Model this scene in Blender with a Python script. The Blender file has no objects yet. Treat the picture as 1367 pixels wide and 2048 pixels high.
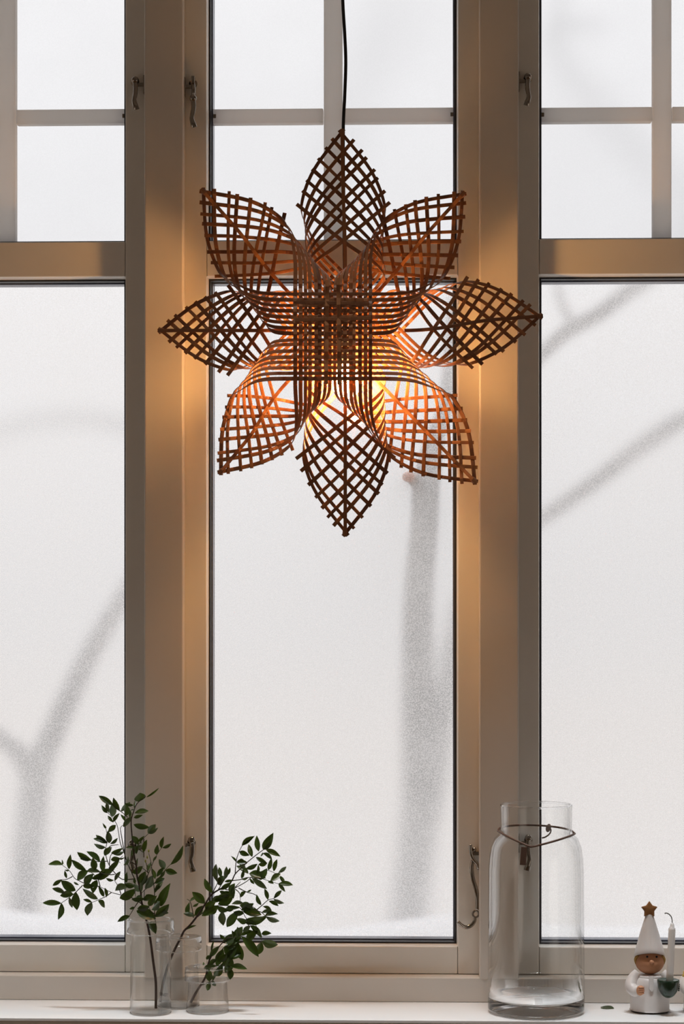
import bpy, bmesh, math, random
from mathutils import Vector, Matrix

random.seed(7)
S = bpy.context.scene
COL = S.collection
PI = math.pi

# ------------------------------------------------------------------ camera
FPX, HORIZON, THETA, DIST, EYE = 4200.0, 1237.0, math.radians(1.8), 4.2, 1.617
CAM = Vector((DIST * math.sin(THETA), -DIST * math.cos(THETA), EYE))
FWD = Vector((-math.sin(THETA), math.cos(THETA), 0))
RGT = Vector((math.cos(THETA), math.sin(THETA), 0))
UP = Vector((0, 0, 1))
cd = bpy.data.cameras.new('camera')
cam = bpy.data.objects.new('camera', cd)
COL.objects.link(cam)
cam.location = CAM
cam.rotation_euler = (PI / 2, 0, THETA)
cd.sensor_fit = 'VERTICAL'
cd.sensor_height = 36.0
cd.lens = FPX * 36.0 / 2048.0
cd.shift_y = (HORIZON - 1024.0) / 2048.0
cd.clip_end = 200
S.camera = cam

# ------------------------------------------------------------------ world, light, exposure
SKY = 0.77
W = bpy.data.worlds.new('overcast')
S.world = W
W.use_nodes = True
bg = W.node_tree.nodes['Background']
bg.inputs[0].default_value = (0.97, 0.975, 1.0, 1)
# standard overcast sky: the zenith three times as bright as the horizon
_n = W.node_tree.nodes; _l = W.node_tree.links
_tc = _n.new('ShaderNodeTexCoord'); _sx = _n.new('ShaderNodeSeparateXYZ')
_l.new(_tc.outputs['Generated'], _sx.inputs[0])
_mz = _n.new('ShaderNodeMath'); _mz.operation = 'MAXIMUM'; _mz.inputs[1].default_value = 0.0
_l.new(_sx.outputs['Z'], _mz.inputs[0])
_ms = _n.new('ShaderNodeMath'); _ms.operation = 'MULTIPLY_ADD'; _ms.inputs[1].default_value = 2 * SKY; _ms.inputs[2].default_value = SKY
_l.new(_mz.outputs[0], _ms.inputs[0]); _l.new(_ms.outputs[0], bg.inputs[1])

def area(name, loc, rot, sx, sy, power, col):
    l = bpy.data.lights.new(name, 'AREA')
    l.shape = 'RECTANGLE'; l.size = sx; l.size_y = sy
    l.energy = power; l.color = col
    o = bpy.data.objects.new(name, l); COL.objects.link(o)
    o.location = loc; o.rotation_euler = rot
    return o
# fill lights added out of view at the two side walls
area('side_fill_light_left', (-2.56, -3.0, 1.05), (0, -PI / 2, 0), 1.5, 2.4, 9.0, (1.0, 0.87, 0.765))
area('side_fill_light_right', (2.66, -3.0, 1.05), (0, PI / 2, 0), 1.5, 2.4, 9.0, (1.0, 0.87, 0.765))

# light added out of view to brighten the sill, with a made-up housing
_w = area('sill_fill_light', (0.05, -0.60, 3.80), (math.radians(6), 0, 0), 3.0, 0.12, 4.6, (0.95, 0.98, 1.0))
_w.data.spread = math.radians(20)

S.view_settings.view_transform = 'Standard'
S.view_settings.look = 'None'
S.view_settings.exposure = 0.0
S.view_settings.gamma = 1.0
S.view_settings.use_curve_mapping = False

# ------------------------------------------------------------------ helpers
def at(px, py, Y):
    """point on the plane y=Y seen at photograph pixel (px, py)"""
    d = FWD + RGT * ((px - 683.5) / FPX) + UP * ((HORIZON - py) / FPX)
    return CAM + d * ((Y - CAM.y) / d.y)
def X(px, Y): return at(px, 1024, Y).x
def Z(py, Y, px=684): return at(px, py, Y).z

def lerp(a, b, t): return a + (b - a) * t
def sstep(a, b, x):
    t = max(0.0, min(1.0, (x - a) / (b - a)))
    return t * t * (3 - 2 * t)

class MB:
    def __init__(self):
        self.v = []; self.f = []; self.uv = {}; self.mi = []
    def add(self, vs, fs, mi=0):
        n = len(self.v)
        self.v += [Vector(p) for p in vs]
        for f in fs:
            self.f.append([i + n for i in f]); self.mi.append(mi)
        return n
    def box(self, a, b, mi=0):
        x0, y0, z0 = a; x1, y1, z1 = b
        self.add([(x0,y0,z0),(x1,y0,z0),(x1,y1,z0),(x0,y1,z0),(x0,y0,z1),(x1,y0,z1),(x1,y1,z1),(x0,y1,z1)],
                 [(0,3,2,1),(4,5,6,7),(0,1,5,4),(1,2,6,5),(2,3,7,6),(3,0,4,7)], mi)
        return self
    def lathe(self, prof, c, n=40, closed=False):
        """prof: (r, z) list turned round the vertical axis at c"""
        base = len(self.v)
        for r, z in prof:
            for k in range(n):
                a = 2 * PI * k / n
                self.v.append(Vector((c[0] + r * math.cos(a), c[1] + r * math.sin(a), c[2] + z)))
        m = len(prof)
        for i in range(m if closed else m - 1):
            j = (i + 1) % m
            for k in range(n):
                l = (k + 1) % n
                self.f.append([base + i*n + k, base + i*n + l, base + j*n + l, base + j*n + k]); self.mi.append(0)
        if not closed:
            if prof[0][0] > 1e-6: self.f.append([base + k for k in reversed(range(n))]); self.mi.append(0)
            if prof[-1][0] > 1e-6: self.f.append([base + (m-1)*n + k for k in range(n)]); self.mi.append(0)
        return self
    def tube(self, pts, rad, n=8, flat=1.0):
        """round tube along pts; rad is a number or a list"""
        pts = [Vector(p) for p in pts]
        m = len(pts)
        rs = rad if isinstance(rad, (list, tuple)) else [rad] * m
        base = len(self.v)
        ref = None
        for i in range(m):
            t = (pts[min(i+1, m-1)] - pts[max(i-1, 0)]).normalized()
            if ref is None:
                ref = Vector((0, 1, 0)) if abs(t.y) < 0.9 else Vector((1, 0, 0))
            a = (ref - t * ref.dot(t)).normalized()
            b = t.cross(a)
            ref = a
            for k in range(n):
                an = 2 * PI * k / n
                self.v.append(pts[i] + (a * math.cos(an) * flat + b * math.sin(an)) * rs[i])
        for i in range(m - 1):
            for k in range(n):
                l = (k + 1) % n
                self.f.append([base + i*n + k, base + i*n + l, base + (i+1)*n + l, base + (i+1)*n + k]); self.mi.append(0)
        self.f.append([base + k for k in reversed(range(n))]); self.mi.append(0)
        self.f.append([base + (m-1)*n + k for k in range(n)]); self.mi.append(0)
        return self
    def ellipsoid(self, c, r, nu=20, nv=12, rot=None):
        c = Vector(c); base = len(self.v)
        R = rot or Matrix.Identity(3)
        for i in range(nv + 1):
            ph = PI * i / nv
            for k in range(nu):
                a = 2 * PI * k / nu
                p = Vector((r[0]*math.sin(ph)*math.cos(a), r[1]*math.sin(ph)*math.sin(a), r[2]*math.cos(ph)))
                self.v.append(c + R @ p)
        for i in range(nv):
            for k in range(nu):
                l = (k + 1) % nu
                self.f.append([base + i*nu + k, base + (i+1)*nu + k, base + (i+1)*nu + l, base + i*nu + l]); self.mi.append(0)
        return self
    def build(self, name, mat, parent=None, smooth=False, bevel=0.0, seg=2, solid=None):
        me = bpy.data.meshes.new(name)
        org = parent_world(parent)
        me.from_pydata([tuple(v - org) for v in self.v], [], self.f)
        bm = bmesh.new(); bm.from_mesh(me)
        bmesh.ops.remove_doubles(bm, verts=bm.verts, dist=1e-6)
        bmesh.ops.recalc_face_normals(bm, faces=bm.faces)
        if bevel:
            bmesh.ops.bevel(bm, geom=list(bm.edges), offset=bevel, segments=seg, affect='EDGES', profile=0.5)
        bm.to_mesh(me); bm.free()
        mats = mat if isinstance(mat, (list, tuple)) else [mat]
        for m in mats: me.materials.append(m)
        if smooth:
            for p in me.polygons: p.use_smooth = True
        o = bpy.data.objects.new(name, me); COL.objects.link(o)
        if parent: o.parent = parent
        return o

def parent_world(p):
    w = Vector((0, 0, 0))
    while p is not None:
        w += p.location; p = p.parent
    return w

def empty(name, loc):
    o = bpy.data.objects.new(name, None); COL.objects.link(o); o.location = loc
    o.empty_display_size = 0.05
    return o
def tag(o, label, cat, group=None):
    o['label'] = label; o['category'] = cat
    if group: o['group'] = group
    return o
def struct(o, label=None):
    o['kind'] = 'structure'
    if label: o['label'] = label
    return o

def catmull(P, n=8):
    """Catmull-Rom through vectors of any length"""
    P = [tuple(p) for p in P]; out = []
    dim = len(P[0])
    for i in range(len(P) - 1):
        p0 = P[max(i-1, 0)]; p1 = P[i]; p2 = P[i+1]; p3 = P[min(i+2, len(P)-1)]
        for k in range(n):
            t = k / n
            out.append(tuple(0.5*((2*p1[d]) + (-p0[d]+p2[d])*t + (2*p0[d]-5*p1[d]+4*p2[d]-p3[d])*t*t + (-p0[d]+3*p1[d]-3*p2[d]+p3[d])*t**3) for d in range(dim)))
    out.append(P[-1])
    return out

# ------------------------------------------------------------------ materials
def mat(name):
    m = bpy.data.materials.new(name); m.use_nodes = True
    nt = m.node_tree
    return m, nt, nt.nodes['Principled BSDF']
def paint(name, col, rough=0.45, var=0.04, scale=6.0, bump=0.02, spec=0.4):
    m, nt, b = mat(name)
    N = nt.nodes; L = nt.links
    tc = N.new('ShaderNodeTexCoord')
    no = N.new('ShaderNodeTexNoise'); no.inputs['Scale'].default_value = scale; no.inputs['Detail'].default_value = 6
    L.new(tc.outputs['Object'], no.inputs['Vector'])
    mx = N.new('ShaderNodeMix'); mx.data_type = 'RGBA'
    mx.inputs[6].default_value = tuple(c * (1 - var) for c in col) + (1,)
    mx.inputs[7].default_value = tuple(min(1, c * (1 + var)) for c in col) + (1,)
    L.new(no.outputs['Fac'], mx.inputs[0])
    L.new(mx.outputs[2], b.inputs['Base Color'])
    b.inputs['Roughness'].default_value = rough
    b.inputs['Specular IOR Level'].default_value = spec
    if bump:
        n2 = N.new('ShaderNodeTexNoise'); n2.inputs['Scale'].default_value = 260; n2.inputs['Detail'].default_value = 3
        L.new(tc.outputs['Object'], n2.inputs['Vector'])
        bp = N.new('ShaderNodeBump'); bp.inputs['Strength'].default_value = bump; bp.inputs['Distance'].default_value = 0.002
        L.new(n2.outputs['Fac'], bp.inputs['Height']); L.new(bp.outputs['Normal'], b.inputs['Normal'])
    return m

M_FRAME = paint('cream_casing_paint', (0.68, 0.63, 0.57), 0.40)
M_SASH = paint('white_sash_paint', (0.86, 0.83, 0.775), 0.36)
M_SILL = paint('white_sill_paint', (0.86, 0.86, 0.86), 0.30)
M_WALL = paint('off_white_plaster', (0.70, 0.66, 0.60), 0.9, 0.03, 3.0, 0.1)
M_FLOOR = paint('oak_floor', (0.34, 0.22, 0.12), 0.5, 0.2, 5.0, 0.05)
M_BAR = paint('outer_bar_paint', (0.86, 0.84, 0.81), 0.5)
def translucent_paint(m, share, col):
    nt = m.node_tree; N = nt.nodes
    tl = N.new('ShaderNodeBsdfTranslucent'); tl.inputs['Color'].default_value = col + (1,)
    mx = N.new('ShaderNodeMixShader'); mx.inputs[0].default_value = share
    nt.links.new(N['Principled BSDF'].outputs[0], mx.inputs[1]); nt.links.new(tl.outputs[0], mx.inputs[2])
    nt.links.new(mx.outputs[0], N['Material Output'].inputs['Surface'])
translucent_paint(M_BAR, 0.64, (0.93, 0.90, 0.87))      # translucency added to brighten the clip-on bars, which room light leaves dark
M_GASKET = paint('dark_rubber_gasket', (0.03, 0.032, 0.038), 0.45, 0.1)
M_SPACER = paint('blue_black_spacer', (0.11, 0.13, 0.20), 0.28, 0.1)
M_SNOW = paint('snow', (0.90, 0.91, 0.93), 0.8, 0.02, 20, 0.1)
M_BARK = paint('rimed_bark', (0.17, 0.17, 0.19), 0.9, 0.2, 30, 0.3)
M_STUB = paint('cut_wood', (0.62, 0.30, 0.18), 0.8, 0.2, 60, 0.1)

def metal(name, col, rough):
    m, nt, b = mat(name)
    b.inputs['Base Color'].default_value = col + (1,)
    b.inputs['Metallic'].default_value = 1.0
    no = nt.nodes.new('ShaderNodeTexNoise'); no.inputs['Scale'].default_value = 40
    mr = nt.nodes.new('ShaderNodeMapRange'); mr.inputs[3].default_value = rough * 0.7; mr.inputs[4].default_value = rough * 1.4
    nt.links.new(no.outputs['Fac'], mr.inputs[0]); nt.links.new(mr.outputs[0], b.inputs['Roughness'])
    return m
M_NICKEL = metal('polished_nickel', (0.34, 0.31, 0.275), 0.08)
M_BLACKPL = paint('black_plastic', (0.010, 0.010, 0.011), 0.5, 0.1)

def frost(name, share, lo, hi, tint, rough):
    """outer pane: clear inside face, rime frosted outside face; share = part of the light that passes only softly bent"""
    m, nt, b = mat(name)
    N = nt.nodes; L = nt.links
    N.remove(b)
    out = N['Material Output']
    tc = N.new('ShaderNodeTexCoord')
    n1 = N.new('ShaderNodeTexNoise'); n1.inputs['Scale'].default_value = 420; n1.inputs['Detail'].default_value = 2
    n2 = N.new('ShaderNodeTexNoise'); n2.inputs['Scale'].default_value = 5; n2.inputs['Detail'].default_value = 5
    L.new(tc.outputs['Object'], n1.inputs['Vector']); L.new(tc.outputs['Object'], n2.inputs['Vector'])
    r1 = N.new('ShaderNodeMapRange'); r1.inputs[1].default_value = 0.35; r1.inputs[2].default_value = 0.65
    r1.inputs[3].default_value = share * lo; r1.inputs[4].default_value = min(1, share * hi)
    L.new(n1.outputs['Fac'], r1.inputs[0])
    r2 = N.new('ShaderNodeMapRange'); r2.inputs[1].default_value = 0.3; r2.inputs[2].default_value = 0.7
    r2.inputs[3].default_value = 0.8; r2.inputs[4].default_value = 1.15
    L.new(n2.outputs['Fac'], r2.inputs[0])
    mu = N.new('ShaderNodeMath'); mu.operation = 'MULTIPLY'; mu.use_clamp = True
    L.new(r1.outputs[0], mu.inputs[0]); L.new(r2.outputs[0], mu.inputs[1])
    tr = N.new('ShaderNodeBsdfTranslucent'); tr.inputs['Color'].default_value = tint + (1,)
    rf = N.new('ShaderNodeBsdfRefraction'); rf.inputs['Roughness'].default_value = rough; rf.inputs['IOR'].default_value = 1.45
    mx = N.new('ShaderNodeMixShader')
    L.new(mu.outputs[0], mx.inputs[0]); L.new(tr.outputs[0], mx.inputs[1]); L.new(rf.outputs[0], mx.inputs[2])
    L.new(mx.outputs[0], out.inputs['Surface'])
    return m
M_FROST_LO = frost('frosted_glass_face', 0.38, 0.55, 1.45, (0.83, 0.805, 0.785), 0.27)
M_FROST_HI = frost('lightly_frosted_glass_face', 0.30, 0.8, 1.2, (0.78, 0.78, 0.785), 0.45)

def glass(name, col=(1, 1, 1), ior=1.45, rough=0.0):
    m, nt, b = mat(name)
    nt.nodes.remove(b)
    g = nt.nodes.new('ShaderNodeBsdfGlass'); g.inputs['Color'].default_value = col + (1,)
    g.inputs['IOR'].default_value = ior; g.inputs['Roughness'].default_value = rough
    nt.links.new(g.outputs[0], nt.nodes['Material Output'].inputs['Surface'])
    return m
M_PANE = glass('clear_pane_face')
M_GLASS = glass('clear_vase_glass', (1.0, 1.0, 1.0), 1.45)
def thin_glass(name, power, top):
    """blown glass under a millimetre thick: passes light straight on, mirrors more the more it is seen edge on"""
    m, nt, b = mat(name)
    N = nt.nodes; L = nt.links; N.remove(b)
    lw = N.new('ShaderNodeLayerWeight'); lw.inputs['Blend'].default_value = 0.5
    pw = N.new('ShaderNodeMath'); pw.operation = 'POWER'; pw.inputs[1].default_value = power
    L.new(lw.outputs['Facing'], pw.inputs[0])
    ma = N.new('ShaderNodeMath'); ma.operation = 'MULTIPLY_ADD'; ma.inputs[1].default_value = top; ma.inputs[2].default_value = 0.022
    L.new(pw.outputs[0], ma.inputs[0])
    tr = N.new('ShaderNodeBsdfTransparent'); tr.inputs['Color'].default_value = (0.998, 1.0, 0.998, 1)
    gl = N.new('ShaderNodeBsdfGlossy'); gl.inputs['Roughness'].default_value = 0.02
    mx = N.new('ShaderNodeMixShader')
    L.new(ma.outputs[0], mx.inputs[0]); L.new(tr.outputs[0], mx.inputs[1]); L.new(gl.outputs[0], mx.inputs[2])
    L.new(mx.outputs[0], N['Material Output'].inputs['Surface'])
    return m
M_THIN = thin_glass('thin_vase_glass', 3.0, 0.92)
M_JARWALL = thin_glass('jar_wall_glass', 3.4, 0.92)

# bamboo: per strip tone, grain along the strip (uv), a little light passes through
def bamboo(name, c0, c1):
    m, nt, b = mat(name)
    N = nt.nodes; L = nt.links
    oi = N.new('ShaderNodeObjectInfo')
    uv = N.new('ShaderNodeUVMap')
    mp = N.new('ShaderNodeMapping'); mp.inputs['Scale'].default_value = (14, 3.0, 1)
    L.new(uv.outputs[0], mp.inputs['Vector'])
    ad = N.new('ShaderNodeVectorMath'); ad.operation = 'ADD'
    L.new(mp.outputs[0], ad.inputs[0])
    cb = N.new('ShaderNodeCombineXYZ'); 
    m10 = N.new('ShaderNodeMath'); m10.operation = 'MULTIPLY'; m10.inputs[1].default_value = 37.0
    L.new(oi.outputs['Random'], m10.inputs[0]); L.new(m10.outputs[0], cb.inputs[0]); L.new(m10.outputs[0], cb.inputs[2])
    L.new(cb.outputs[0], ad.inputs[1])
    no = N.new('ShaderNodeTexNoise'); no.inputs['Scale'].default_value = 1.0; no.inputs['Detail'].default_value = 5
    L.new(ad.outputs[0], no.inputs['Vector'])
    sm = N.new('ShaderNodeMath'); sm.operation = 'MULTIPLY_ADD'; sm.inputs[1].default_value = 0.9; 
    L.new(no.outputs['Fac'], sm.inputs[0])
    h = N.new('ShaderNodeMath'); h.operation = 'MULTIPLY_ADD'; h.inputs[1].default_value = 0.6; h.inputs[2].default_value = -0.25
    L.new(oi.outputs['Random'], h.inputs[0]); L.new(h.outputs[0], sm.inputs[2])
    cr = N.new('ShaderNodeMix'); cr.data_type = 'RGBA'; cr.clamp_factor = True
    cr.inputs[6].default_value = c0 + (1,); cr.inputs[7].default_value = c1 + (1,)
    L.new(sm.outputs[0], cr.inputs[0])
    L.new(cr.outputs[2], b.inputs['Base Color'])
    b.inputs['Roughness'].default_value = 0.42
    b.inputs['Specular IOR Level'].default_value = 0.35
    tl = N.new('ShaderNodeBsdfTranslucent'); L.new(cr.outputs[2], tl.inputs['Color'])
    mx = N.new('ShaderNodeMixShader'); mx.inputs[0].default_value = 0.17
    L.new(b.outputs[0], mx.inputs[1]); L.new(tl.outputs[0], mx.inputs[2])
    L.new(mx.outputs[0], N['Material Output'].inputs['Surface'])
    bp = N.new('ShaderNodeBump'); bp.inputs['Strength'].default_value = 0.4; bp.inputs['Distance'].default_value = 0.0008
    L.new(no.outputs['Fac'], bp.inputs['Height']); L.new(bp.outputs['Normal'], b.inputs['Normal'])
    return m
M_BAMBOO = bamboo('stained_bamboo', (0.12, 0.042, 0.018), (0.44, 0.185, 0.068))

def emit(name, col, s):
    m, nt, b = mat(name)
    b.inputs['Base Color'].default_value = (0.9, 0.85, 0.75, 1)
    b.inputs['Emission Color'].default_value = col + (1,); b.inputs['Emission Strength'].default_value = s
    return m
M_BULB = emit('glowing_bulb', (1.0, 0.50, 0.165), 360)

# ------------------------------------------------------------------ room shell
RX0, RX1, RY0, RZ1 = -2.6, 2.7, -6.5, 3.95
WIN_TOP = 3.36
YS = 0.04                # front of the sashes (the casings stand at y = 0)
SILL_Z = Z(2003.5, 0.0)
BOARD_TOP = Z(1954.5, 0.0)
SILL_F = at(684, 2041, -0.19).y   # front edge of the sill
WFRONT = -0.165          # room face of the outer wall

c1 = (X(288.3, 0), X(366.2, 0))
c2 = (X(958.0, 0), X(1036.6, 0))
PITCH = c2[0] - c1[0]
c0 = (c1[0] - PITCH, c1[1] - PITCH)
c3 = (c2[0] + PITCH, c2[1] + PITCH)
OX0, OX1 = c0[0] - 0.01, c3[1] + 0.01      # window opening

struct(MB().box((RX0, RY0, -0.06), (RX1, 0.2, 0)).build('floor', M_FLOOR), 'oak floor of the room')
struct(MB().box((RX0, RY0, RZ1), (RX1, 0.2, RZ1 + 0.06)).build('ceiling', M_WALL), 'white ceiling of the room')
wl = MB(); wl.box((RX0 - 0.1, RY0, 0), (RX0, 0.2, RZ1)); struct(wl.build('wall_left', M_WALL), 'plain off white side wall')
wl = MB(); wl.box((RX1, RY0, 0), (RX1 + 0.1, 0.2, RZ1)); struct(wl.build('wall_right', M_WALL), 'plain off white side wall')
wl = MB()
wl.box((RX0, WFRONT, 0), (RX1, 0.17, SILL_Z - 0.0355))
wl.box((RX0, WFRONT, WIN_TOP), (RX1, 0.17, RZ1))
wl.box((RX0, WFRONT, SILL_Z - 0.0355), (OX0, 0.17, WIN_TOP))
wl.box((OX1, WFRONT, SILL_Z - 0.0355), (RX1, 0.17, WIN_TOP))
struct(wl.build('wall_front', M_WALL), 'off white wall around the tall windows')
struct(MB().box((RX0, RY0 - 0.1, 0), (RX1, RY0, RZ1)).build('wall_back', M_WALL), 'off white wall behind the camera')
for n, xx in ((4, RX0), (5, RX1)):  # made-up window frames around the added side fill lights
    w4 = struct(empty('window_%d' % n, (xx, -3.0, 0.25)), 'added frame round the unseen side fill light')
    for (y0, z0, y1, z1) in ((-4.26, 0.24, -4.2, 1.86), (-1.8, 0.24, -1.74, 1.86), (-4.2, 0.24, -1.8, 0.3), (-4.2, 1.8, -1.8, 1.86)):
        MB().box((xx - 0.02, y0, z0), (xx + 0.02, y1, z1)).build('frame_bar', M_FRAME, w4)

MB().box((-1.48, -0.67, 3.82), (1.58, -0.53, RZ1)).build('trim_9', M_FRAME)['kind'] = 'structure'  # unseen housing, made up for the added sill light
# sill, board under the sashes, casings
sb = MB().box((OX0, SILL_F, SILL_Z - 0.0065), (OX1, 0.16, SILL_Z))
struct(sb.build('trim_1', M_SILL, bevel=0.0012), 'white painted window sill')
struct(MB().box((OX0, SILL_F + 0.0035, SILL_Z - 0.035), (OX1, 0.16, SILL_Z - 0.0075)).build('trim_2', M_FRAME, bevel=0.001), 'cream apron board under the sill')
struct(MB().box((OX0, 0.0, SILL_Z + 0.0003), (OX1, 0.16, BOARD_TOP)).build('trim_3', M_FRAME, bevel=0.002), 'cream bottom board of the window frame')
for n, c in enumerate((c0, c1, c2, c3)):
    struct(MB().box((c[0], -0.0015, BOARD_TOP - 0.0035), (c[1], YS - 0.001, WIN_TOP)).build('trim_%d' % (n + 4), M_FRAME, bevel=0.0034, seg=4), 'cream painted mullion casing')

# ------------------------------------------------------------------ windows
Z_BOT_RAIL0 = BOARD_TOP + 0.001
ZB = Z(1892.3, YS)          # top of the bottom rail = lower edge of the lower opening
ZT0, ZT1 = Z(550.5, YS), Z(480.2, YS)    # mid rail
ZTOP = WIN_TOP - 0.07
A2, B2 = X(412.8, YS), X(915.2, YS)      # middle opening
OPW = B2 - A2
B1 = X(250.6, YS); A1 = B1 - OPW
A3 = X(1077.2, YS); B3 = A3 + OPW

def sash_member(w, name, a, b):
    return MB().box(a, b).build(name, M_SASH, w, bevel=0.0022, seg=3)
def ring(mb, x0, x1, z0, z1, y0, y1, t):
    mb.box((x0, y0, z0), (x0 + t, y1, z1)); mb.box((x1 - t, y0, z0), (x1, y1, z1))
    mb.box((x0 + t, y0, z0), (x1 - t, y1, z0 + t)); mb.box((x0 + t, y0, z1 - t), (x1 - t, y1, z1))
def slope_ring(w, x0, x1, z0, z1, y0, y1, t):
    """white rebate that slopes from the sash face in to the glazing"""
    mb = MB()
    o = [(x0, z0), (x1, z0), (x1, z1), (x0, z1)]
    i = [(x0 + t, z0 + t), (x1 - t, z0 + t), (x1 - t, z1 - t), (x0 + t, z1 - t)]
    vs = [(x, y0, z) for x, z in o] + [(x, y1, z) for x, z in i] + [(x, y1, z) for x, z in o]
    fs = []
    for k in range(4):
        l = (k + 1) % 4
        fs += [(k, l, 4 + l, 4 + k), (4 + k, 4 + l, 8 + l, 8 + k)]
    mb.add(vs, fs)
    return mb.build('rebate', M_SASH, w)

def pane(w, x0, x1, z0, z1, face):
    mb = MB(); y0, y1 = 0.1235, 0.1275
    mb.add([(x0,y0,z0),(x1,y0,z0),(x1,y0,z1),(x0,y0,z1),(x0,y1,z0),(x1,y1,z0),(x1,y1,z1),(x0,y1,z1)],
           [(0,1,2,3),(0,4,5,1),(1,5,6,2),(2,6,7,3),(3,7,4,0)], 0)
    n = len(mb.f)
    mb.f.append([4,7,6,5]); mb.mi.append(1)
    o = mb.build('glass_pane', [M_PANE, face], w)
    for p in o.data.polygons:
        if abs(p.normal.y) > 0.9 and p.center.y + parent_world(w).y > 0.126: p.material_index = 1
    return o

windows = []
for k, (a, b) in enumerate(((A1, B1), (A2, B2), (A3, B3))):
    w = struct(empty('window_%d' % (k + 1), ((a + b) / 2, YS, BOARD_TOP)),
               ['tall cream window on the left with frosted panes', 'tall cream window in the middle behind the star lamp', 'tall cream window on the right behind the large jar'][k])
    windows.append(w)
    SW = 0.062
    sash_member(w, 'stile', (a - SW, YS, Z_BOT_RAIL0), (a, 0.12, WIN_TOP))
    sash_member(w, 'stile', (b, YS, Z_BOT_RAIL0), (b + SW, 0.12, WIN_TOP))
    g = 0.0008
    sash_member(w, 'bottom_rail', (a + g, YS + 0.0006, Z_BOT_RAIL0), (b - g, 0.12, ZB))
    sash_member(w, 'middle_rail', (a + g, YS + 0.0006, ZT0), (b - g, 0.12, ZT1))
    sash_member(w, 'top_rail', (a + g, YS + 0.0006, ZTOP), (b - g, 0.12, WIN_TOP))
    for lo, hi, face in ((ZB, ZT0, M_FROST_LO), (ZT1, ZTOP, M_FROST_HI)):
        slope_ring(w, a, b, lo, hi, YS + 0.003, 0.066, 0.0022)
        t = 0.0022
        mb = MB(); ring(mb, a, b, lo, hi, 0.066, 0.090, t + 0.0035); mb.build('gasket', M_GASKET, w, bevel=0.0006)
        mb = MB(); ring(mb, a, b, lo, hi, 0.090, 0.1230, t + 0.0060); mb.build('spacer', M_SPACER, w, bevel=0.0008)
        pane(w, a + 0.001, b - 0.001, lo + 0.001, hi - 0.001, face)
    # bars of the upper pane, seen just in front of the frosted glass
    xc = (a + b) / 2
    zc = Z((233, 232, 229)[k], 0.10, (140, 540, 1200)[k])
    bw = 0.0190
    MB().box((xc - bw, 0.098, ZT1), (xc + bw, 0.1225, ZTOP)).build('glazing_bar', M_BAR, w, bevel=0.002)
    for x0, x1 in ((a + 0.006, xc - bw - 0.0012), (xc + bw + 0.0012, b - 0.006)):
        br = MB().box((x0, 0.099, zc - 0.0148), (x1, 0.1225, zc + 0.0148)).build('glazing_bar', M_BAR, w, bevel=0.002)
        e = x0 if abs(x0 - a) < 0.02 else x1
        sg = 1 if e == x0 else -1
        MB().box((min(e, e + sg * 0.008), 0.0965, zc - 0.004), (max(e, e + sg * 0.008), 0.1, zc + 0.004)).build('bar_clip', M_NICKEL, w, bevel=0.0005)

# ------------------------------------------------------------------ outdoors
M_GROUND = paint('thawing_garden_ground', (0.44, 0.415, 0.39), 0.9, 0.08, 2, 0.1)
struct(MB().box((-30, 0.35, -0.25), (30, 60, -0.2)).build('ground', M_GROUND), 'pale thawing ground outside the windows')
def px_path(pts):
    out = []
    for p in catmull(pts, 5):
        out.append(p)
    return out
def tree(name, label, limbs, stub=None):
    base = limbs[0][0]
    o = empty(name, at(base[0], base[1], base[3]))
    o.location.z = -0.2
    tag(o, label, 'tree', 'bare trees outside')
    for n, pts in enumerate(limbs):
        P = px_path(pts)
        vs = [at(p[0], p[1], p[3]) for p in P]
        rs = [p[2] * (p[3] + DIST) / FPX for p in P]
        MB().tube(vs, rs, 12).build('trunk' if n == 0 else 'branch', M_BARK, o, smooth=True)
    return o
# limbs: (px, py, radius px, depth y)
t1 = tree('bare_tree', 'dark bare trunk with a cut stub behind the middle pane',
     [[(800, 2500, 36, 1.35), (805, 2000, 36, 1.15), (815, 1850, 36, 0.98), (838, 1620, 36, 0.78), (836, 1400, 33, 0.62), (836, 1200, 30, 0.46), (848, 1050, 28, 0.33), (852, 970, 27, 0.27), (868, 880, 20, 0.27), (892, 800, 15, 0.32), (905, 600, 12, 0.5)],
      [(846, 1640, 34, 0.78), (872, 1520, 26, 0.85), (890, 1400, 22, 0.88), (905, 1300, 20, 0.9), (925, 1200, 16, 0.95)],
      [(850, 985, 22, 0.275), (835, 965, 16, 0.19), (824, 957, 12, 0.150)],
      [(640, 420, 18, 1.2), (700, 230, 17, 1.1), (730, 130, 15, 1.1), (760, 0, 12, 1.1), (780, -150, 10, 1.1)],
      [(722, 150, 12, 1.1), (800, 60, 10, 1.1), (870, 0, 9, 1.1), (950, -60, 7, 1.1)]])
MB().ellipsoid(at(817, 954, 0.142), (0.014, 0.010, 0.011)).build('cut_end', M_STUB, t1, smooth=True)
tree('bare_tree', 'forked bare trunk behind the left pane',
     [[(42, 2500, 34, 0.95), (44, 2000, 33, 0.85), (50, 1800, 30, 0.72), (62, 1640, 30, 0.62), (74, 1545, 29, 0.58), (100, 1480, 24, 0.58), (140, 1390, 22, 0.6), (190, 1290, 19, 0.65), (250, 1190, 17, 0.7), (330, 1060, 14, 0.8), (420, 900, 11, 0.9)],
      [(66, 1560, 24, 0.58), (40, 1510, 20, 0.55), (5, 1480, 17, 0.55), (-60, 1430, 14, 0.6)],
      [(420, 900, 10, 1.0), (200, 840, 8, 1.2), (60, 845, 7, 1.3), (-60, 880, 6, 1.3)]])
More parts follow.
